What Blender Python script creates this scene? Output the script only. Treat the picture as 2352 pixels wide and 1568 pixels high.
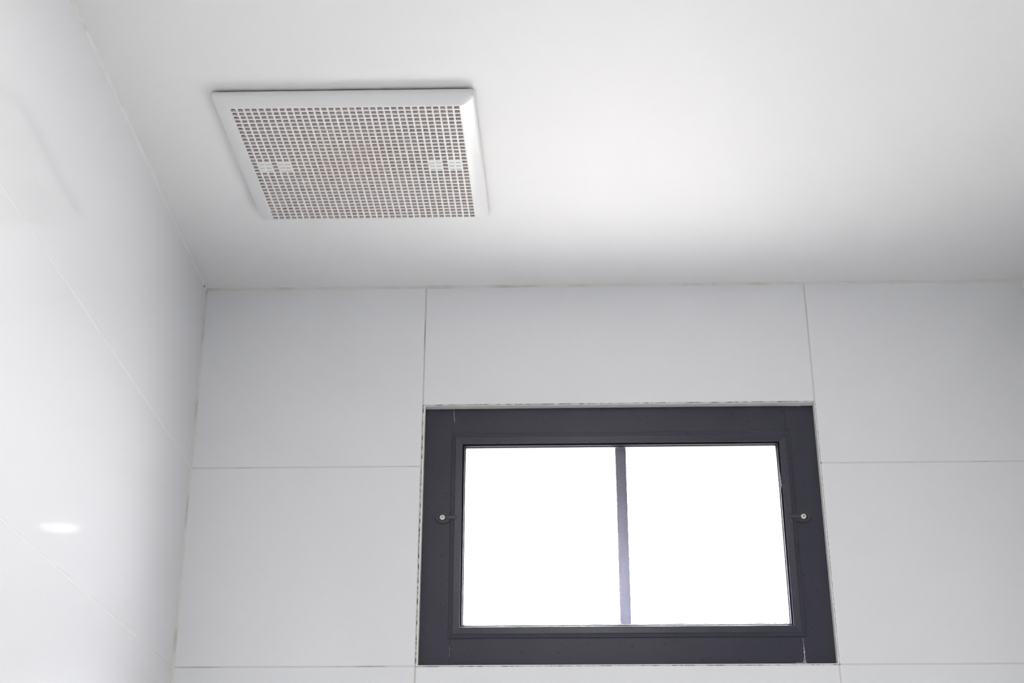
import bpy, bmesh, math, random
from mathutils import Vector, Matrix

for o in list(bpy.data.objects):
    bpy.data.objects.remove(o, do_unlink=True)
C = bpy.context.scene.collection
random.seed(7)

# ------------------------------------------------------------------ camera
H = 2.40                                   # ceiling height at the back left corner
CAM = Vector((0.55662, -2.02525, -1.02341 + H))
R = ((0.99951004, 0.03124855, 0.00179309),
     (-0.02916873, 0.9091458, 0.41545529),
     (0.0113522, -0.41530403, 0.90961183))  # rows: right, forward, up
cd = bpy.data.cameras.new('camera')
cam = bpy.data.objects.new('camera', cd); C.objects.link(cam)
m = Matrix.Identity(4)
for i in range(3):
    m[i][0] = R[0][i]; m[i][1] = R[2][i]; m[i][2] = -R[1][i]; m[i][3] = CAM[i]
cam.matrix_world = m
cd.sensor_width = 36.0
cd.lens = 3262.486 / 2352 * 36.0
cd.clip_start = 0.01
bpy.context.scene.camera = cam

# ------------------------------------------------------------------ world: white sky, pale sunlit ground below
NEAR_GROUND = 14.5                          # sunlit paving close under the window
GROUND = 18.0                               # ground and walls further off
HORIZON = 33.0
ZENITH = 1150.0  # overhead band boosted far beyond a real sky to add floor bounce
w = bpy.data.worlds.new('hazy_day'); bpy.context.scene.world = w
w.use_nodes = True
nt = w.node_tree; nt.nodes.clear()
out = nt.nodes.new('ShaderNodeOutputWorld'); bg = nt.nodes.new('ShaderNodeBackground')
tc = nt.nodes.new('ShaderNodeTexCoord'); sx = nt.nodes.new('ShaderNodeSeparateXYZ')
rp = nt.nodes.new('ShaderNodeValToRGB')
mr = nt.nodes.new('ShaderNodeMapRange'); mr.inputs[1].default_value = -1.0; mr.inputs[2].default_value = 1.0
WARM, COOL = (1.0, .98, .945), (.985, .985, 1.0)
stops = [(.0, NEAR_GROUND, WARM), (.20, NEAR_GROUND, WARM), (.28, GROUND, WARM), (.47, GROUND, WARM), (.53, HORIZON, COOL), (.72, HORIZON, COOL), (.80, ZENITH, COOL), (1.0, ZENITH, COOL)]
while len(rp.color_ramp.elements) < len(stops): rp.color_ramp.elements.new(.5)
for el, (p_, v_, c_) in zip(rp.color_ramp.elements, stops):
    el.position = p_
for el, (p_, v_, c_) in zip(rp.color_ramp.elements, stops):
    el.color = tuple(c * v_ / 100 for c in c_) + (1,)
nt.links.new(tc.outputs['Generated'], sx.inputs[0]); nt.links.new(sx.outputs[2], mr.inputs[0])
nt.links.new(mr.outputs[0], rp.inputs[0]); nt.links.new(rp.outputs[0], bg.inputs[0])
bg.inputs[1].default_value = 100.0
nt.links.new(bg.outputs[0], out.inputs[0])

# portal in the window opening (samples the sky, gives no light of its own)
pd = bpy.data.lights.new('sky_portal', 'AREA'); pd.shape = 'RECTANGLE'; pd.size = 0.52; pd.size_y = 0.34
try: pd.cycles.is_portal = True
except Exception: pass
po = bpy.data.objects.new('sky_portal', pd); C.objects.link(po)
po.location = (0.655, 0.056, H - 0.405); po.rotation_euler = (math.radians(-90), 0, 0)

LAMP = 270.0                                 # downlight diffuser
sc = bpy.context.scene
sc.view_settings.view_transform = 'Standard'; sc.view_settings.look = 'None'
sc.view_settings.gamma = 1.0; sc.view_settings.use_curve_mapping = False
sc.view_settings.exposure = 0.16

# ------------------------------------------------------------------ room skew measured from the photograph
CT, CS, LY, LN = -0.00136, -0.01284, -0.01144, -0.01009
def zc(x, y): return H + CT * x + CS * y    # ceiling surface
def xl(y, z): return LY * y + LN * (z - H)  # left wall surface
def at(x0, z0, y):                          # a point seen at (x0, z0) on the back wall, at depth y
    k = (y - CAM.y) / (0 - CAM.y)
    return CAM.x + (x0 - CAM.x) * k, CAM.z + (z0 + H - CAM.z) * k

# ------------------------------------------------------------------ materials
def mat(name, color, rough=0.5, metallic=0.0, spec=0.5, coat=0.0):
    m = bpy.data.materials.new(name); m.use_nodes = True
    b = m.node_tree.nodes['Principled BSDF']
    b.inputs['Base Color'].default_value = (*color, 1)
    b.inputs['Roughness'].default_value = rough
    b.inputs['Metallic'].default_value = metallic
    b.inputs['Specular IOR Level'].default_value = spec
    b.inputs['Coat Weight'].default_value = coat
    return m
def noise_mix(m, c1, c2, scale, lo, hi, stretch=(1, 1, 1), bump=0.0, detail=4.0):
    n = m.node_tree; b = n.nodes['Principled BSDF']
    t = n.nodes.new('ShaderNodeTexCoord'); mp = n.nodes.new('ShaderNodeMapping')
    mp.inputs['Scale'].default_value = stretch
    z = n.nodes.new('ShaderNodeTexNoise'); z.inputs['Scale'].default_value = scale; z.inputs['Detail'].default_value = detail
    r = n.nodes.new('ShaderNodeValToRGB')
    r.color_ramp.elements[0].position = lo; r.color_ramp.elements[0].color = (*c1, 1)
    r.color_ramp.elements[1].position = hi; r.color_ramp.elements[1].color = (*c2, 1)
    n.links.new(t.outputs['Object'], mp.inputs[0]); n.links.new(mp.outputs[0], z.inputs['Vector'])
    n.links.new(z.outputs['Fac'], r.inputs[0]); n.links.new(r.outputs[0], b.inputs['Base Color'])
    if bump:
        bp = n.nodes.new('ShaderNodeBump'); bp.inputs['Strength'].default_value = bump; bp.inputs['Distance'].default_value = 0.001
        n.links.new(z.outputs['Fac'], bp.inputs['Height']); n.links.new(bp.outputs[0], b.inputs['Normal'])
    return m
M = {}
M['tile'] = noise_mix(mat('glazed_tile', (.88, .88, .89), 0.022), (.868, .874, .892), (.878, .884, .900), 1.5, .3, .7)
M['tile_dimmed'] = mat('dimmed_glazed_tile', (.50, .50, .505), 0.08)  # shade put into the colour: greyed to darken the back wall's right side
M['ceiling'] = noise_mix(mat('ceiling_paint', (.90, .897, .89), 0.55, spec=.3), (.890, .886, .878), (.905, .902, .895), 3.0, .3, .7, bump=.03)
M['grout'] = noise_mix(mat('grout', (.55, .54, .50), 0.9, spec=.1), (.34, .32, .28), (.72, .71, .67), 9, .32, .46, bump=.3)
M['grout_pale'] = noise_mix(mat('pale_grout', (.8, .8, .78), 0.8, spec=.1), (.62, .61, .58), (.86, .86, .845), 11, .30, .40, bump=.3)
M['mould'] = noise_mix(mat('grimy_joint', (.3, .3, .3), 0.9, spec=.1), (.11, .11, .105), (.60, .59, .56), 130, .40, .58, bump=.3)
M['caulk'] = noise_mix(mat('caulk', (.7, .68, .64), 0.6, spec=.2), (.62, .59, .54), (.79, .775, .74), 14, .32, .50, bump=.25)
M['caulkw'] = noise_mix(mat('white_caulk', (.84, .84, .82), 0.6, spec=.2), (.70, .69, .66), (.84, .84, .82), 18, .3, .42, bump=.25)
M['lining'] = noise_mix(mat('white_lining', (.82, .81, .79), 0.45), (.74, .72, .69), (.83, .82, .80), 22, .3, .5)
M['plaster'] = mat('outside_plaster', (.72, .71, .68), 0.9, spec=.1)
M['floor'] = noise_mix(mat('floor_tile', (.72, .715, .71), 0.35), (.70, .695, .69), (.74, .735, .73), 4, .3, .7)
def frame_mat():
    m = mat('anthracite_aluminium', (.03, .03, .045), 0.38, spec=.5)
    n = m.node_tree; b = n.nodes['Principled BSDF']
    t = n.nodes.new('ShaderNodeTexCoord')
    v = n.nodes.new('ShaderNodeTexVoronoi'); v.inputs['Scale'].default_value = 170; v.inputs['Randomness'].default_value = 1
    n.links.new(t.outputs['Object'], v.inputs['Vector'])
    # only some cells carry a dried drop, each with its own size
    sep = n.nodes.new('ShaderNodeSeparateColor'); n.links.new(v.outputs['Color'], sep.inputs[0])
    mrg = n.nodes.new('ShaderNodeMapRange'); mrg.inputs[1].default_value = .60; mrg.inputs[2].default_value = 1.0
    mrg.inputs[3].default_value = 0.0; mrg.inputs[4].default_value = .36
    n.links.new(sep.outputs[0], mrg.inputs[0])
    sub = n.nodes.new('ShaderNodeMath'); sub.operation = 'SUBTRACT'
    n.links.new(mrg.outputs[0], sub.inputs[0]); n.links.new(v.outputs['Distance'], sub.inputs[1])
    sm = n.nodes.new('ShaderNodeMapRange'); sm.inputs[1].default_value = -.02; sm.inputs[2].default_value = .05
    n.links.new(sub.outputs[0], sm.inputs[0])
    z = n.nodes.new('ShaderNodeTexNoise'); z.inputs['Scale'].default_value = 11
    n.links.new(t.outputs['Object'], z.inputs['Vector'])
    base = n.nodes.new('ShaderNodeMixRGB'); base.inputs[1].default_value = (.019, .020, .034, 1); base.inputs[2].default_value = (.030, .029, .046, 1)
    n.links.new(z.outputs['Fac'], base.inputs[0])
    mx = n.nodes.new('ShaderNodeMixRGB'); mx.inputs[2].default_value = (.012, .013, .021, 1)
    n.links.new(sm.outputs[0], mx.inputs[0]); n.links.new(base.outputs[0], mx.inputs[1]); n.links.new(mx.outputs[0], b.inputs['Base Color'])
    return m
M['frame'] = frame_mat()
M['bead'] = mat('black_gasket', (.018, .018, .028), 0.34, spec=.3)
M['mesh'] = mat('screen_wire', (.20, .195, .235), 0.6)
M['sash'] = mat('dark_sash', (.045, .045, .058), 0.45)
M['clip'] = mat('dark_plastic_clip', (.034, .034, .046), 0.38)
M['screw'] = mat('pale_screw', (.80, .78, .70), 0.35, metallic=.2)
M['slot'] = mat('screw_slot', (.20, .17, .11), 0.6)
M['smear'] = noise_mix(mat('dried_sealant', (.7, .7, .7), 0.8), (.16, .16, .18), (.62, .62, .63), 260, .40, .62)
M['cover'] = mat('white_plastic', (.84, .84, .835), 0.30)
M['grille'] = None
def grille_mat():                           # white plastic yellowed by age in its middle
    m = mat('yellowed_white_plastic', (.84, .84, .83), 0.35)
    n = m.node_tree; b = n.nodes['Principled BSDF']
    t = n.nodes.new('ShaderNodeTexCoord'); mp = n.nodes.new('ShaderNodeMapping')
    mp.inputs['Scale'].default_value = (9.5, 9.5, 0)
    mp.inputs['Location'].default_value = (.1, .1, 0)
    g = n.nodes.new('ShaderNodeTexGradient'); g.gradient_type = 'SPHERICAL'
    z = n.nodes.new('ShaderNodeTexNoise'); z.inputs['Scale'].default_value = 22
    n.links.new(t.outputs['Object'], mp.inputs[0]); n.links.new(mp.outputs[0], g.inputs[0]); n.links.new(t.outputs['Object'], z.inputs['Vector'])
    mu = n.nodes.new('ShaderNodeMath'); mu.operation = 'MULTIPLY'
    n.links.new(g.outputs['Fac'], mu.inputs[0]); n.links.new(z.outputs['Fac'], mu.inputs[1])
    mu2 = n.nodes.new('ShaderNodeMath'); mu2.operation = 'MULTIPLY'; mu2.inputs[1].default_value = 2.6; mu2.use_clamp = True
    n.links.new(mu.outputs[0], mu2.inputs[0])
    mx = n.nodes.new('ShaderNodeMixRGB'); mx.inputs[1].default_value = (.84, .84, .835, 1); mx.inputs[2].default_value = (.82, .775, .71, 1)
    n.links.new(mu2.outputs[0], mx.inputs[0]); n.links.new(mx.outputs[0], b.inputs['Base Color'])
    return m
M['grille'] = grille_mat()
M['inner'] = noise_mix(mat('dusty_plastic', (.55, .50, .48), 0.7), (.40, .35, .33), (.60, .545, .52), 30, .35, .65)
M['hole'] = mat('dusty_hole_edges', (.84, .765, .74), 0.6)
M['gap_shade'] = mat('brown_gap_shade', (.07, .05, .045), 0.7)
M['dark'] = mat('dark_cavity', (.012, .010, .012), 0.8)
M['fan'] = noise_mix(mat('dusty_fan_plastic', (.5, .44, .36), 0.6), (.40, .34, .28), (.56, .49, .40), 25, .35, .65)
def glass():
    m = bpy.data.materials.new('window_glass'); m.use_nodes = True; n = m.node_tree; n.nodes.clear()
    o = n.nodes.new('ShaderNodeOutputMaterial'); mx = n.nodes.new('ShaderNodeMixShader')
    t = n.nodes.new('ShaderNodeBsdfTransparent'); g = n.nodes.new('ShaderNodeBsdfGlossy'); g.inputs['Roughness'].default_value = 0.0
    t.inputs[0].default_value = (.975, .975, .975, 1)
    lw = n.nodes.new('ShaderNodeLayerWeight'); lw.inputs[0].default_value = .5      # Facing = 1 - |cos|
    pw = n.nodes.new('ShaderNodeMath'); pw.operation = 'POWER'; pw.inputs[1].default_value = 5.0
    f = n.nodes.new('ShaderNodeMath'); f.operation = 'MULTIPLY_ADD'; f.inputs[1].default_value = .92; f.inputs[2].default_value = .04
    n.links.new(lw.outputs['Facing'], pw.inputs[0]); n.links.new(pw.outputs[0], f.inputs[0])
    n.links.new(f.outputs[0], mx.inputs[0]); n.links.new(t.outputs[0], mx.inputs[1]); n.links.new(g.outputs[0], mx.inputs[2])
    n.links.new(mx.outputs[0], o.inputs[0]); return m
M['glass'] = glass()
def emit(name, col, s):
    m = bpy.data.materials.new(name); m.use_nodes = True; n = m.node_tree; n.nodes.clear()
    o = n.nodes.new('ShaderNodeOutputMaterial'); e = n.nodes.new('ShaderNodeEmission')
    e.inputs[0].default_value = (*col, 1); e.inputs[1].default_value = s
    n.links.new(e.outputs[0], o.inputs[0]); return m
M['lamp'] = emit('lamp_glow', (1.0, .975, .94), LAMP)

# ------------------------------------------------------------------ mesh helpers
class MB:
    """collects shapes into one mesh; build() links it as ONE object"""
    def __init__(s): s.v = []; s.f = []; s.mi = []; s.sm = []
    def add(s, vs, fs, mi=0, smooth=False):
        b = len(s.v); s.v += [tuple(v) for v in vs]
        for f in fs: s.f.append([b + i for i in f]); s.mi.append(mi); s.sm.append(smooth)
    def box(s, x0, x1, y0, y1, z0, z1, mi=0, fn=None, bev=0.0):
        x0, x1 = sorted((x0, x1)); y0, y1 = sorted((y0, y1)); z0, z1 = sorted((z0, z1))
        if bev:
            bm = bmesh.new(); bmesh.ops.create_cube(bm, size=1)
            for v in bm.verts: v.co = Vector(((x0 + x1) / 2 + v.co.x * (x1 - x0), (y0 + y1) / 2 + v.co.y * (y1 - y0), (z0 + z1) / 2 + v.co.z * (z1 - z0)))
            bmesh.ops.bevel(bm, geom=list(bm.edges), offset=bev, segments=2, affect='EDGES', profile=.5)
            vs = [v.co.copy() for v in bm.verts]; fs = [[v.index for v in f.verts] for f in bm.faces]; bm.free()
        else:
            vs = [Vector((x, y, z)) for x in (x0, x1) for y in (y0, y1) for z in (z0, z1)]
            fs = [(0, 1, 3, 2), (4, 6, 7, 5), (0, 4, 5, 1), (2, 3, 7, 6), (0, 2, 6, 4), (1, 5, 7, 3)]
        if fn: vs = [fn(*v) for v in vs]
        s.add(vs, fs, mi)
    def loft(s, rings, mi=0, closed=True, cap0=False, cap1=False, smooth=False, loop=False):
        n = len(rings[0]); vs = [v for r in rings for v in r]; fs = []
        K = len(rings)
        for k in range(K if loop else K - 1):
            a, b = k * n, ((k + 1) % K) * n
            for i in range(n if closed else n - 1):
                j = (i + 1) % n; fs.append((a + i, a + j, b + j, b + i))
        s.add(vs, fs, mi, smooth)
        if cap0: s.add(rings[0], [list(range(n))[::-1]], mi)
        if cap1: s.add(rings[-1], [list(range(n))], mi)
    def build(s, name, mats, parent=None, loc=None):
        me = bpy.data.meshes.new(name)
        vs = s.v
        off = Vector(loc) if loc is not None else Vector((0, 0, 0))
        me.from_pydata([tuple(Vector(v) - off) for v in vs], [], s.f)
        for mt in (mats if isinstance(mats, (list, tuple)) else [mats]): me.materials.append(mt)
        for i, p in enumerate(me.polygons): p.material_index = s.mi[i]; p.use_smooth = s.sm[i]
        bm = bmesh.new(); bm.from_mesh(me); bmesh.ops.recalc_face_normals(bm, faces=bm.faces); bm.to_mesh(me); bm.free()
        o = bpy.data.objects.new(name, me); C.objects.link(o); o.location = off
        if parent: o.parent = parent; o.matrix_parent_inverse = Matrix.Translation(-parent.location)
        return o
def tag(o, label=None, cat=None, kind=None, group=None):
    if label: o['label'] = label
    if cat: o['category'] = cat
    if kind: o['kind'] = kind
    if group: o['group'] = group
    return o
def empty(name, loc):
    o = bpy.data.objects.new(name, None); C.objects.link(o); o.location = loc; o.empty_display_size = .03; return o

# ------------------------------------------------------------------ back wall: large glazed tiles around the window
RX = 1.3006                                 # right wall surface
WX0, WX1, WZ1, WZ0 = .3550, .9556, H - .2044, H - .6043   # opening in the tiles
G = .0009                                   # half a joint
cols = [(0.0015, .3543 - G), (.3543 + G, .9543 - G), (.9543 + G, RX)]
rows = [0.0, -.3034, -.6040, -.9035, -1.2035, -1.5035, -1.8035, -2.1035, -2.4]
wb = MB()
T = .009                                    # tile thickness
OX0, OX1, OZ0, OZ1 = .350, .960, H - .612, H - .199   # hole in the masonry
for (x0, x1, z0, z1) in ((-.1, OX0, 0, H), (OX1, RX + .1, 0, H), (OX0, OX1, 0, OZ0), (OX0, OX1, OZ1, H + .06)):
    wb.box(x0, x1, T, .060, z0, z1, 2)
# grout bed just behind the glaze
for (x0, x1, z0, z1) in ((-.02, WX0 + .0005, 0, H), (WX1 - .0005, RX + .02, 0, H), (WX0, WX1, 0, WZ0 + .0003), (WX0, WX1, WZ1 - .0003, H + .02)):
    wb.box(x0, x1, .0004, T + .001, z0, z1, 1)
for ci, (x0, x1) in enumerate(cols):
    for ri in range(len(rows) - 1):
        zt, zb = H + rows[ri] - (G if ri else -.03), H + rows[ri + 1] + G
        if ci == 1:
            if ri == 0: zb = WZ1 + .0009
            if ri == 1: continue
            if ri == 2: zt = WZ0 - .0007
        wb.box(x0, x1, 0, T - .001, zb, zt, 0, bev=.0006)
wall_back = tag(wb.build('wall_back', [M['tile'], M['grout'], M['plaster']]), kind='structure')

# ------------------------------------------------------------------ left wall
wl = MB()
def lmap(u, y, z): return Vector((xl(y, z) + u, y, z))
wl.box(-.12, -.008, -2.95, .1, 0, H + .06, 1, fn=lmap)
wl.box(-.009, -.0003, -2.95, .02, 0, H + .05, 1, fn=lmap)
lrows = [0.0, -.3005, -.6045, -.9035, -1.2035, -1.5035, -1.8035, -2.1035, -2.4]
ycuts = [-.0025, -1.2, -1.8, -2.4, -2.95]
for ri in range(len(lrows) - 1):
    for k in range(len(ycuts) - 1):
        wl.box(-.008, 0, ycuts[k] - (G if k else 0), ycuts[k + 1] + G, H + lrows[ri + 1] + G, H + lrows[ri] - (G if ri else -.03), 0, fn=lmap, bev=.0004)
tag(wl.build('wall_left', [M['tile'], M['grout_pale']]), kind='structure')

# ------------------------------------------------------------------ right wall nib, far side of the room, floor
wr = MB()
YR = -.79
wr.box(RX + .0082, RX + .11, YR, .1, 0, H + .06, 0)
wr.box(RX + .0006, RX + .0082, YR + .001, .1, 0, H + .06, 1)
for ri in range(len(rows) - 1):
    zt, zb = H + rows[ri] - (G if ri else -.03), H + rows[ri + 1] + G
    wr.box(RX, RX + .008, YR, -.0025, zb, zt, 0, bev=.0009)
tag(wr.build('wall_right', [M['tile_dimmed'], M['grout']]), kind='structure')
FX, FY = 2.25, -2.90
q = MB(); q.box(RX + .11, FX + .1, YR - .0, YR + .1, 0, H + .06); tag(q.build('wall_return', M['tile']), kind='structure')
q = MB(); q.box(FX, FX + .1, FY - .1, YR, 0, H + .06); tag(q.build('wall_far_right', M['tile']), kind='structure')
q = MB(); q.box(-.1, FX, FY - .1, FY, 0, H + .08); tag(q.build('wall_front', M['tile']), kind='structure')
q = MB(); q.box(-.12, FX + .1, FY - .1, .145, -.05, 0); tag(q.build('floor', M['floor']), kind='structure')

# ------------------------------------------------------------------ ceiling with the fan opening
VC = Vector((.2980, -.3885))                # vent centre
HX, HY = .1655, .1540                       # half the cover
ce = MB()
HX0, HX1, HY0, HY1 = VC.x - .145, VC.x + .145, VC.y - .137, VC.y + .137
def cslab(x0, x1, y0, y1):
    ce.box(x0, x1, y0, y1, 0, .02, 0, fn=lambda x, y, z: Vector((x, y, zc(x, y) + z)))
cslab(-.05, HX0, FY, .05); cslab(HX1, FX + .05, FY, .05); cslab(HX0, HX1, HY1, .05); cslab(HX0, HX1, FY, HY0)
tag(ce.build('ceiling', M['ceiling']), kind='structure')

# ------------------------------------------------------------------ sealant beads in the corners (trim)
def bead(name, pts_fn, prof, matl, n=60, jit=.0004):
    """pts_fn(t) -> origin, dir1, dir2 ; prof = size along the two wall directions"""
    b = MB(); rings = []
    ph = random.random() * 9
    for i in range(n + 1):
        t = i / n; o, d1, d2 = pts_fn(t)
        k = 1 + .10 * math.sin(t * 37 + ph) + .10 * math.sin(t * 91 + 2 * ph) + random.uniform(-.08, .08)
        a, c = prof[0] * k, prof[1] * k
        ring = []
        for (u, v) in ((-.3, -.3), (1.0, -.3), (1.0, .06), (.62, .24), (.36, .36), (.24, .62), (.06, 1.0), (-.3, 1.0)):
            ring.append(o + d1 * (a * u) + d2 * (c * v))
        rings.append(ring)
    b.loft(rings, 0, cap0=True, cap1=True, smooth=True)
    return tag(b.build(name, matl), kind='structure')
X, Y, Z = Vector((1, 0, 0)), Vector((0, 1, 0)), Vector((0, 0, 1))
bead('trim_1', lambda t: (Vector((.003 + t * (RX - .003), 0, zc(t * RX, 0))), -Y, -Z), (.0042, .0030), M['caulk'])
bead('trim_2', lambda t: (Vector((xl(-.006 - t * 1.6, H), -.006 - t * 1.6, zc(0, -.006 - t * 1.6))), X, -Z), (.0030, .0034), M['caulkw'], n=90)
bead('trim_3', lambda t: (Vector((xl(0, H - .004 - t * 2.3), 0, H - .004 - t * 2.3)), X, -Y), (.0031, .0020), M['caulk'], n=90)
bead('trim_4', lambda t: (Vector((RX, 0, H - .003 - t * 2.3)), -X, -Y), (.004, .004), M['caulk'], n=90)

# little brown gap left open in the sealant at the top corner
gq = MB(); rings = []
for i in range(7):
    a = i / 6 * math.pi; r = .0009 * math.sin(a) + .00015
    rings.append([Vector((xl(-.0165 + 0, H - .004) + .0012 + r * math.cos(b) * .7, -.0190 + r * math.sin(b) * 1.2, H - .0015 - .0042 * i / 6)) for b in [k * math.pi / 4 for k in range(8)]])
gq.loft(rings, 0, cap0=True, cap1=True, smooth=True)
cb = bpy.data.objects['trim_2']
go = gq.build('dirt_spot', mat('brown_dirt', (.10, .06, .045), .8), cb); go['label'] = 'tiny brown gap in the sealant'

# ------------------------------------------------------------------ window_1 : lining, frame, sash, panes
def mitred(prof, x0, x1, z0, z1):
    """four mitred rails of a rectangle; prof = list of (inset, y); returns MBs left, right, bottom, top"""
    res = []
    cs = lambda i: [(x0 + i, z0 + i), (x1 - i, z0 + i), (x1 - i, z1 - i), (x0 + i, z1 - i)]
    for a, b in ((0, 3), (1, 2), (0, 1), (3, 2)):
        mb = MB()
        r0 = [Vector((cs(i)[a][0], y, cs(i)[a][1])) for i, y in prof]
        r1 = [Vector((cs(i)[b][0], y, cs(i)[b][1])) for i, y in prof]
        mb.loft([r0, r1], 0, cap0=True, cap1=True); res.append(mb)
    return res
win = empty('window_1', (.655, .0, H - .604)); tag(win, 'dark grey aluminium bathroom window with a middle bar, white sky behind', 'window', kind='structure')
YF = .0130                                  # inner face of the outer frame
# white lining strips round the opening (flush with the tiles, 13 mm deep)
ln = MB()
ln.box(WX0 + .0009, WX0 + .0031, -.0002, .03, WZ0 + .0009, WZ1 - .0006, bev=.0004)
ln.box(WX1 - .0026, WX1 - .0009, -.0002, .03, WZ0 + .0009, WZ1 - .0006, bev=.0004)
ln.box(WX0 + .0009, WX1 - .0009, -.0002, .03, WZ1 - .0014, WZ1 - .0003, bev=.0003)
ln.box(WX0 + .0009, WX1 - .0009, -.0002, .03, WZ0 + .0002, WZ0 + .0016, bev=.0004)
lno = ln.build('reveal_lining', M['lining'], win); lno['label'] = 'white strip around the dark frame'
# grimy joint between tile and lining
gj = MB()
gj.box(WX0 - .0007, WX0 + .0010, .0002, .01, WZ0, WZ1 + .0008)
gj.box(WX1 - .0010, WX1 + .0007, .0002, .01, WZ0, WZ1 + .0008)
gj.box(WX0 - .0007, WX1 + .0007, .0002, .01, WZ1 - .0005, WZ1 + .0010)
gj.box(WX0 - .0007, WX1 + .0007, .0002, .01, WZ0 - .0007, WZ0 + .0002)
gjo = gj.build('grimy_joint', M['mould'], win); gjo['label'] = 'dirty dark sealant joint'
FX0, FX1, FZ0, FZ1 = WX0 + .0029, WX1 - .0024, WZ0 + .0004, WZ1 - .0014
jl = at(.4037, -.3, YF)[0]; jr = at(.9069, -.3, YF)[0]
zt_in = at(.6, -.2575, .045)[1]; zb_in = FZ0 + .034
def fbox(name, x0, x1, z0, z1, y1=.0355):
    b = MB(); b.box(x0, x1, YF, y1, z0, z1, bev=.0004); return b.build(name, M['frame'], win)
# stiles are continuous; rails butt between them. Cut back behind the screen so the panes show.
fbox('frame_stile', FX0, jl - .0001, FZ0, FZ1)
fbox('frame_stile', jr + .0001, FX1, FZ0, FZ1)
fbox('frame_rail', jl + .0001, jr - .0001, at(.6, -.2535, YF)[1] - .006, FZ1)
fbox('frame_rail', jl + .0001, jr - .0001, FZ0, at(.6, -.5655, YF)[1] + .006)
# glazed sash further out, with its middle bar
sx0, sx1, sz0, sz1 = at(.4215, -.3, .05)[0] - .009, at(.8883, -.3, .05)[0] + .009, at(.6, -.5418, .05)[1] - .012, at(.6, -.2722, .05)[1] + .009
for mb in mitred([(-.012, .036), (0, .036), (0, .052), (-.012, .052)], sx0, sx1, sz0, sz1):
    mb.build('sash_rail', M['sash'], win)
mx0, mx1 = at(.6480, -.4, .036)[0], at(.6640, -.4, .036)[0]
mb = MB(); mb.box(mx0, mx1, .036, .052, sz0, sz1, bev=.0008); o = mb.build('mullion', M['sash'], win); o['label'] = 'upright middle bar between the two panes'
for a, b in ((sx0, mx0), (mx1, sx1)):
    g = MB(); g.box(a, b, .042, .046, sz0, sz1); g.build('glass_pane', M['glass'], win)
# outer plaster reveal beyond the sash
pr = MB()
ex0, ex1, ez0, ez1 = sx0 - .004, sx1 + .004, sz0 - .01, sz1 + .004
for (x0, x1, z0, z1) in ((OX0 - .001, ex0, OZ0, OZ1), (ex1, OX1 + .001, OZ0, OZ1), (ex0, ex1, OZ0 - .001, ez0)):
    pr.box(x0, x1, .053, .060, z0, z1)
pr.box(ex0 - .12, ex1 + .12, .053, .150, ez1, ez1 + .07)
o = pr.build('outer_reveal', M['plaster'], win)

# dried sealant smears and scratches on the frame
def blob(name, poly, y, parent=win, matl='smear', th=.0004):
    b = MB(); n = len(poly)
    f = [Vector((*[at(px, pz, y - th)[0]], y - th, at(px, pz, y - th)[1])) for px, pz in poly]
    k = [Vector((v.x, y + .0002, v.z)) for v in f]
    b.loft([f, k], 0, cap0=True, cap1=True)
    o = b.build(name, M[matl], parent); o['label'] = 'pale dried sealant smear'; return o
def streak(pts, w0, y):
    L, Rr = [], []
    for i, (x, z) in enumerate(pts):
        w_ = w0[i] if isinstance(w0, (list, tuple)) else w0
        L.append((x - w_ / 2, z)); Rr.append((x + w_ / 2, z))
    return blob('sealant_smear', L + Rr[::-1], y)
streak([(.4027, -.2100), (.4029, -.2125), (.4031, -.2175), (.4036, -.226), (.4037, -.2345)], [.0014, .0005, .0006, .0008, .0002], YF)
streak([(.9068, -.5662), (.9068, -.575), (.9069, -.582), (.9070, -.586), (.9068, -.589), (.9071, -.593), (.9066, -.598), (.9063, -.6015)], [.0003, .0004, .0010, .0019, .0008, .0012, .0034, .0048], YF)
blob('sealant_smear', [(.8935, -.6018), (.9065, -.6012), (.9066, -.6020), (.8935, -.6022)], YF)
streak([(.8931, -.318), (.8934, -.327), (.8938, -.335), (.8939, -.343)], [.0002, .0005, .0008, .0003], YF - .0016)
streak([(.9082, -.6000), (.9080, -.6030)], [.0008, .0012], YF)
streak([(.4032, -.5755), (.4033, -.585), (.4031, -.5915)], [.0003, .0006, .0003], YF)
blob('sealant_smear', [(.912, -.2112), (.9440, -.2108), (.9440, -.2111), (.930, -.2116), (.912, -.2113)], YF)

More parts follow.
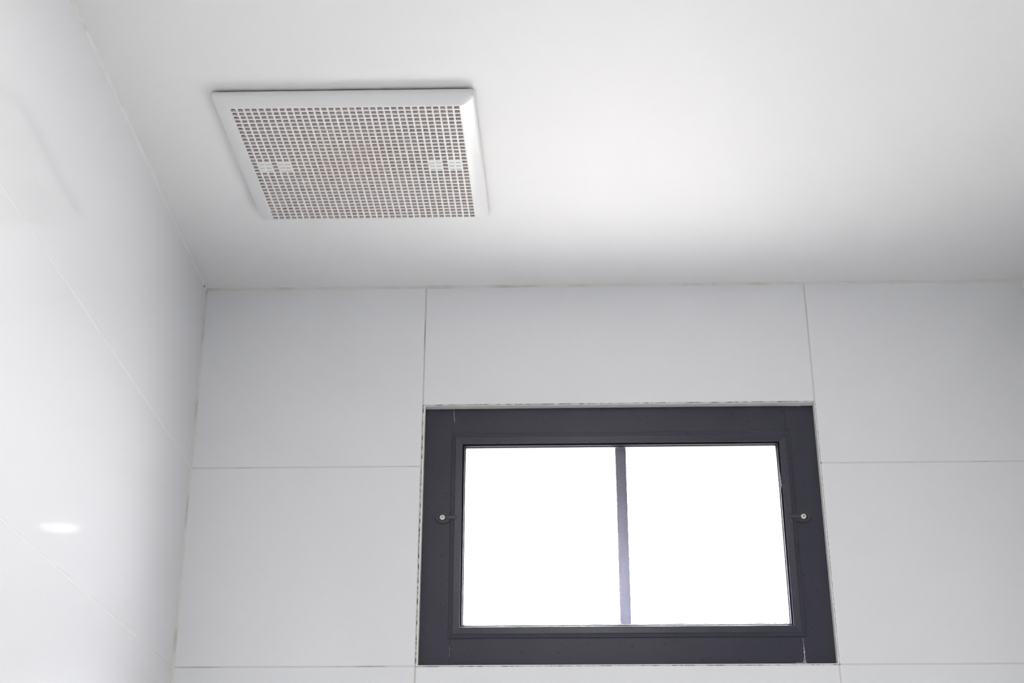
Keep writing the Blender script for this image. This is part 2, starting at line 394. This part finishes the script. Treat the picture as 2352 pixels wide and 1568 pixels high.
# ------------------------------------------------------------------ turn clips with screws, parts of the window
def clip(x0, z0, s):
    cx, cz = at(x0, z0, YF - .003); b = MB()
    N = 40
    def ov(rx, rz, y, dx=0): return [Vector((cx + dx * s + rx * math.cos(a) * s, y, cz + rz * math.sin(a))) for a in [k * 2 * math.pi / N for k in range(N)]]
    b.loft([ov(.0118, .0088, YF + .0005, .0012), ov(.0120, .0090, YF - .0016, .0012), ov(.0112, .0082, YF - .0026, .0012), ov(.0100, .0070, YF - .0022, .0012),
            ov(.0052, .0052, YF - .0020), ov(.0050, .0050, YF - .0034), ov(.0042, .0042, YF - .0036)], 0, cap0=True, cap1=True, smooth=True)
    # arm reaching over the screen frame
    tip = .0212
    rings = []
    for u, hw, y0, y1 in ((.003, .0030, YF - .0040, YF + .0), (.010, .0028, YF - .0040, YF - .0018), (.018, .0026, YF - .0036, YF - .0020), (.0200, .0022, YF - .0034, YF - .0019), (tip, .0010, YF - .0026, YF - .0018)):
        xx = cx + s * u; zz = cz + .0004
        rings.append([Vector((xx, y1, zz - hw)), Vector((xx, y0 + .0006, zz - hw)), Vector((xx, y0, zz - hw + .0007)), Vector((xx, y0, zz + hw - .0007)), Vector((xx, y0 + .0006, zz + hw)), Vector((xx, y1, zz + hw))])
    b.loft(rings, 0, cap0=True, cap1=True)
    co = b.build('screen_clip', M['clip'], win, loc=(cx, YF, cz)); co['label'] = 'small dark oval turn clip'
    sb = MB(); r = .0039
    rr = lambda r_, y: [Vector((cx + r_ * math.cos(a), y, cz + r_ * math.sin(a))) for a in [k * 2 * math.pi / 28 for k in range(28)]]
    sb.loft([rr(r, YF - .0030), rr(r, YF - .0042), rr(r * .8, YF - .0050), rr(r * .45, YF - .0053)], 0, cap0=True, cap1=True, smooth=True)
    rot = math.radians(28 if s < 0 else 6)
    for k in (0, 1):
        a = rot + k * math.pi / 2; u = Vector((math.cos(a), 0, math.sin(a))); v = Vector((-math.sin(a), 0, math.cos(a)))
        c0 = Vector((cx, 0, cz)); L, w_ = .0022, .00042
        top = [c0 + u * i * L + v * j * w_ + Vector((0, YF - .00545, 0)) for i, j in ((-1, -1), (1, -1), (1, 1), (-1, 1))]
        bot = [t + Vector((0, .0006, 0)) for t in top]
        sb.loft([bot, top], 1, cap0=True, cap1=True)
    so = sb.build('screw', [M['screw'], M['slot']], None, loc=(cx, YF - .003, cz))
    so.parent = co; so.matrix_parent_inverse = Matrix.Identity(4); so.location = Vector((cx, YF - .003, cz)) - Vector((cx, YF, cz))
    so['label'] = 'pale cross-head screw'
# child locations are world positions undone by the parent inverse, so keep the clip transform simple
clip(.3886, -.3842, 1)
clip(.9225, -.3868, -1)

# ------------------------------------------------------------------ insect screen: mitred frame, gasket, wire mesh
scr = empty('insect_screen', (.655, YF, H - .565))
tag(scr, 'dark mitred frame insect screen with fine wire mesh, held by two clips inside the window', 'insect screen')
SX0, SX1 = at(.4003, -.3, YF)[0], at(.9119, -.3, YF)[0]
SZ0, SZ1 = at(.6, -.5651, YF)[1], at(.6, -.2520, YF)[1]
prof = [(0, YF + .0040), (0, YF - .0006), (.0005, YF - .0015), (.0060, YF - .0019), (.0064, YF - .0024), (.0070, YF - .0024), (.0164, YF - .0016), (.0170, YF - .0011), (.0170, YF + .012), (0, YF + .012)]
for i, mb in enumerate(mitred(prof, SX0, SX1, SZ0, SZ1)):
    mb.build('screen_rail', M['frame'], scr)
bp = [(.0170, YF + .0015), (.0172, YF + .0035), (.0176, YF + .0020), (.0186, YF + .0013), (.0196, YF + .0019), (.0202, YF + .0040), (.0206, YF + .0043), (.0214, YF + .0046), (.0218, YF + .0060), (.0218, YF + .010), (.0165, YF + .010)]
tb = MB()
for mb in mitred(bp, SX0, SX1, SZ0, SZ1):
    tb.add(mb.v, mb.f, 0)
o = tb.build('gasket', M['bead'], scr); o['label'] = 'glossy black spline'
ms = MB(); PITCH = .00158; WR = .000105; ym = YF + .0072
mx_0, mx_1, mz_0, mz_1 = SX0 + .019, SX1 - .019, SZ0 + .019, SZ1 - .019
n = int((mx_1 - mx_0) / PITCH)
for i in range(n + 1):
    x = mx_0 + i * PITCH; ms.box(x - WR, x + WR, ym - WR, ym + WR, mz_0, mz_1)
n = int((mz_1 - mz_0) / PITCH)
for i in range(n + 1):
    z = mz_0 + i * PITCH; ms.box(mx_0, mx_1, ym - WR * 1.2, ym + WR * .8, z - WR, z + WR)
o = ms.build('wire_mesh', M['mesh'], scr); o['label'] = 'fine grey insect mesh'

# ------------------------------------------------------------------ ceiling exhaust fan cover
zv = zc(VC.x, VC.y)
fan = empty('exhaust_fan', (VC.x, VC.y, zv))
tag(fan, 'square white plastic exhaust fan grille on the ceiling, finely perforated and yellowed', 'exhaust fan')
def vm(u, v, h):                            # local (u right, v towards back wall, h below ceiling) -> world
    x, y = VC.x + u + v * .018, VC.y + v + u * .004
    return Vector((x, y, zc(x, y) - h))
def rrect(hx, hy, r, h, cx=0, cy=0, n=6):
    pts = []
    for (sx_, sy_, a0) in ((1, 1, 0), (-1, 1, 90), (-1, -1, 180), (1, -1, 270)):
        for k in range(n + 1):
            a = math.radians(a0 + 90 * k / n)
            pts.append(vm(cx + sx_ * (hx - r) + r * math.cos(a), cy + sy_ * (hy - r) + r * math.sin(a), h))
    return pts
PX, PY, NH = .00884, .00840, 33             # hole pitch, count
GX, GY = PX * NH / 2, PY * NH / 2           # half lattice
LZ = .0180                                  # lattice face below ceiling
gx, gy = .0010, .0
bz = MB()
def q_(d, r, h, k=0): return rrect(HX - d, HY - d * .79, r, h, gx * k, gy * k)
E0 = HX - GX
bz.loft([q_(.003, .004, .0042), q_(0, .005, .0034), q_(-.0002, .005, .0050), q_(-.0002, .006, .0088), q_(.0006, .006, .0104), q_(.0020, .007, .0116),
         q_(.0050, .008, .0128, .3), q_(.0090, .008, .0148, .6), q_(.0130, .007, .0166, .8), q_(.0165, .005, .0176, 1),
         rrect(GX + .0014, GY + .0012, .002, LZ, gx, gy), rrect(GX + .0001, GY + .0001, .0003, LZ, gx, gy)], 0, smooth=True)
bz.loft([q_(.003, .004, .0042), q_(.012, .004, .0080), rrect(GX + .0001, GY + .0001, .0003, LZ - .0028, gx, gy)], 0)
bz.build('bezel', M['cover'], fan)
fl = MB()                                   # dark brown ring added to paint the shade in the gap above the cover
def fr(d, h): return rrect(HX - d, HY - d * .79, .004, h)
fl.loft([fr(.0050, -.0003), fr(.0050, .0040), fr(.0190, .0040), fr(.0190, -.0003)], 0, loop=True)
fl.build('gap_shade_ring', M['gap_shade'], fan)
# lattice: 33 x 33 openings, four little blocks closed
HW, HL = .00655, .00580                     # opening across, opening along
TK = .0028
ex = [-GX]
for i in range(NH): ex += [-GX + PX * i + (PX - HW) / 2, -GX + PX * i + (PX + HW) / 2]
ex.append(GX)
ey = [-GY]
for i in range(NH): ey += [-GY + PY * i + (PY - HL) / 2, -GY + PY * i + (PY + HL) / 2]
ey.append(GY)
closed = {(c, r) for r in (15, 16, 17) for c in (1, 2, 4, 5, NH - 2, NH - 3, NH - 5, NH - 6)}
lt = MB(); NX = len(ex)
def hole(i, j):
    if i < 0 or j < 0 or i >= NX - 1 or j >= NX - 1: return False
    if i % 2 == 1 and j % 2 == 1: return ((i - 1) // 2, (j - 1) // 2) not in closed
    return False
def shut(i, j): return i % 2 == 1 and j % 2 == 1 and ((i - 1) // 2, (j - 1) // 2) in closed
V = {}
def vid(i, j, l):
    k = (i, j, l)
    if k not in V:
        V[k] = len(lt.v); lt.v.append(tuple(vm(ex[i] + gx, ey[j] + gy, LZ - l)))
    return V[k]
def quad(*ids, mi=0): lt.f.append(list(ids)); lt.mi.append(mi); lt.sm.append(False)
for i in range(NX - 1):
    for j in range(NX - 1):
        if hole(i, j):
            for (a, b) in (((i, j), (i + 1, j)), ((i + 1, j), (i + 1, j + 1)), ((i + 1, j + 1), (i, j + 1)), ((i, j + 1), (i, j))):
                quad(vid(*a, 0), vid(*b, 0), vid(*b, TK), vid(*a, TK), mi=1)
        else:
            d = 0.0009 if shut(i, j) else 0
            if d:
                quad(vid(i, j, d), vid(i + 1, j, d), vid(i + 1, j + 1, d), vid(i, j + 1, d))
                for (a, b) in (((i, j), (i + 1, j)), ((i + 1, j), (i + 1, j + 1)), ((i + 1, j + 1), (i, j + 1)), ((i, j + 1), (i, j))):
                    quad(vid(*a, 0), vid(*b, 0), vid(*b, d), vid(*a, d))
            else:
                quad(vid(i, j, 0), vid(i + 1, j, 0), vid(i + 1, j + 1, 0), vid(i, j + 1, 0))
            quad(vid(i, j, TK), vid(i + 1, j, TK), vid(i + 1, j + 1, TK), vid(i, j + 1, TK))
o = lt.build('lattice', [M['grille'], M['hole']], fan, loc=(VC.x, VC.y, zv - LZ)); o['label'] = 'perforated grid, yellowed in the middle'
# stiffening ribs behind every fifth bar
rb = MB()
for k in range(0, NH + 1, 5):
    v = -GY + PY * (k if k else .15) + gy
    rb.box(-GX, GX, v - .0009, v + .0009, LZ - .013, LZ - TK, fn=lambda x, y, z: vm(x, y, z))
for k in (5, 11, 22, 28):
    u = -GX + PX * k + gx
    rb.box(u - .0009, u + .0009, -GY, GY, LZ - .009, LZ - TK, fn=lambda x, y, z: vm(x, y, z))
o = rb.build('stiffening_ribs', M['inner'], fan)
# housing box above, dusty plate with a round inlet, impeller inside
def fm(x, y, z): return vm(x, y, -z)
hs = MB()
b0, t0 = .0215, .16
for (x0, x1, y0, y1) in ((-.1480, -.1425, -.140, .140), (.1425, .1480, -.140, .140), (-.1425, .1425, -.140, -.1340), (-.1425, .1425, .1340, .140)):
    hs.box(x0, x1, y0, y1, b0, t0, fn=fm)
hs.box(-.148, .148, -.140, .140, t0, t0 + .003, fn=fm)
hs.build('housing', M['dark'], fan)
ipx, ipy, IR = .072, -.002, .058
pl = MB(); N = 64; sq = []; ci = []; ci2 = []
for k in range(N):
    a = 2 * math.pi * (k + .5) / N; c_, s_ = math.cos(a), math.sin(a)
    t_ = 1 / max(abs(c_) / .1445, abs(s_) / .1365); sq.append(fm(c_ * t_, s_ * t_, .004))
    ci.append(fm(ipx + IR * c_, ipy + IR * s_, .004)); ci2.append(fm(ipx + IR * .93 * c_, ipy + IR * .93 * s_, .018))
pl.loft([sq, ci, ci2], 0, smooth=False)
o = pl.build('inlet_plate', M['inner'], fan); o['label'] = 'dusty brown plate with round air inlet'
im = MB()
dome = []
for r_, h_ in ((.022, .018), (.024, .013), (.018, .010), (.008, .0085)):
    dome.append([fm(ipx + r_ * math.cos(a), ipy + r_ * math.sin(a), h_) for a in [k * 2 * math.pi / 24 for k in range(24)]])
im.loft(dome, 0, cap0=True, cap1=True, smooth=True)
for k in range(22):
    a = 2 * math.pi * k / 22
    pA = (ipx + .038 * math.cos(a), ipy + .038 * math.sin(a)); pB = (ipx + .052 * math.cos(a + .22), ipy + .052 * math.sin(a + .22))
    nx, ny = -(pB[1] - pA[1]), pB[0] - pA[0]; l = math.hypot(nx, ny); nx, ny = nx / l * .0007, ny / l * .0007
    r0 = [fm(pA[0] + s * nx, pA[1] + s * ny, h) for s, h in ((-1, .024), (1, .024), (1, .075), (-1, .075))]
    r1 = [fm(pB[0] + s * nx, pB[1] + s * ny, h) for s, h in ((-1, .024), (1, .024), (1, .075), (-1, .075))]
    im.loft([r0, r1], 0, cap0=True, cap1=True)
disc = [[fm(ipx + .052 * math.cos(a), ipy + .052 * math.sin(a), h) for a in [k * 2 * math.pi / 32 for k in range(32)]] for h in (.075, .078)]
im.loft(disc, 0, cap0=True, cap1=True)
im.build('impeller', M['fan'], fan)

# ------------------------------------------------------------------ ceiling downlights
def downlight(x, y, label, r=.046):
    z = zc(x, y); e = empty('downlight', (x, y, z)); tag(e, label, 'ceiling light')
    N = 40; rg = lambda rr, h: [Vector((x + rr * math.cos(a), y + rr * math.sin(a), zc(x, y) - h)) for a in [k * 2 * math.pi / N for k in range(N)]]
    a = MB(); a.loft([rg(r + .012, -.001), rg(r + .012, .002), rg(r + .009, .004), rg(r + .001, .004), rg(r, .001)], 0, smooth=True)
    a.build('trim_ring', M['cover'], e)
    b = MB(); b.loft([rg(r + .0005, .0012), rg(r, .0024), rg(r * .8, .0030)], 0, cap0=True, cap1=True); b.build('diffuser', M['lamp'], e)
    return e
downlight(.624, -1.290, 'round flush ceiling light, seen as a bright glint on the left tiles')
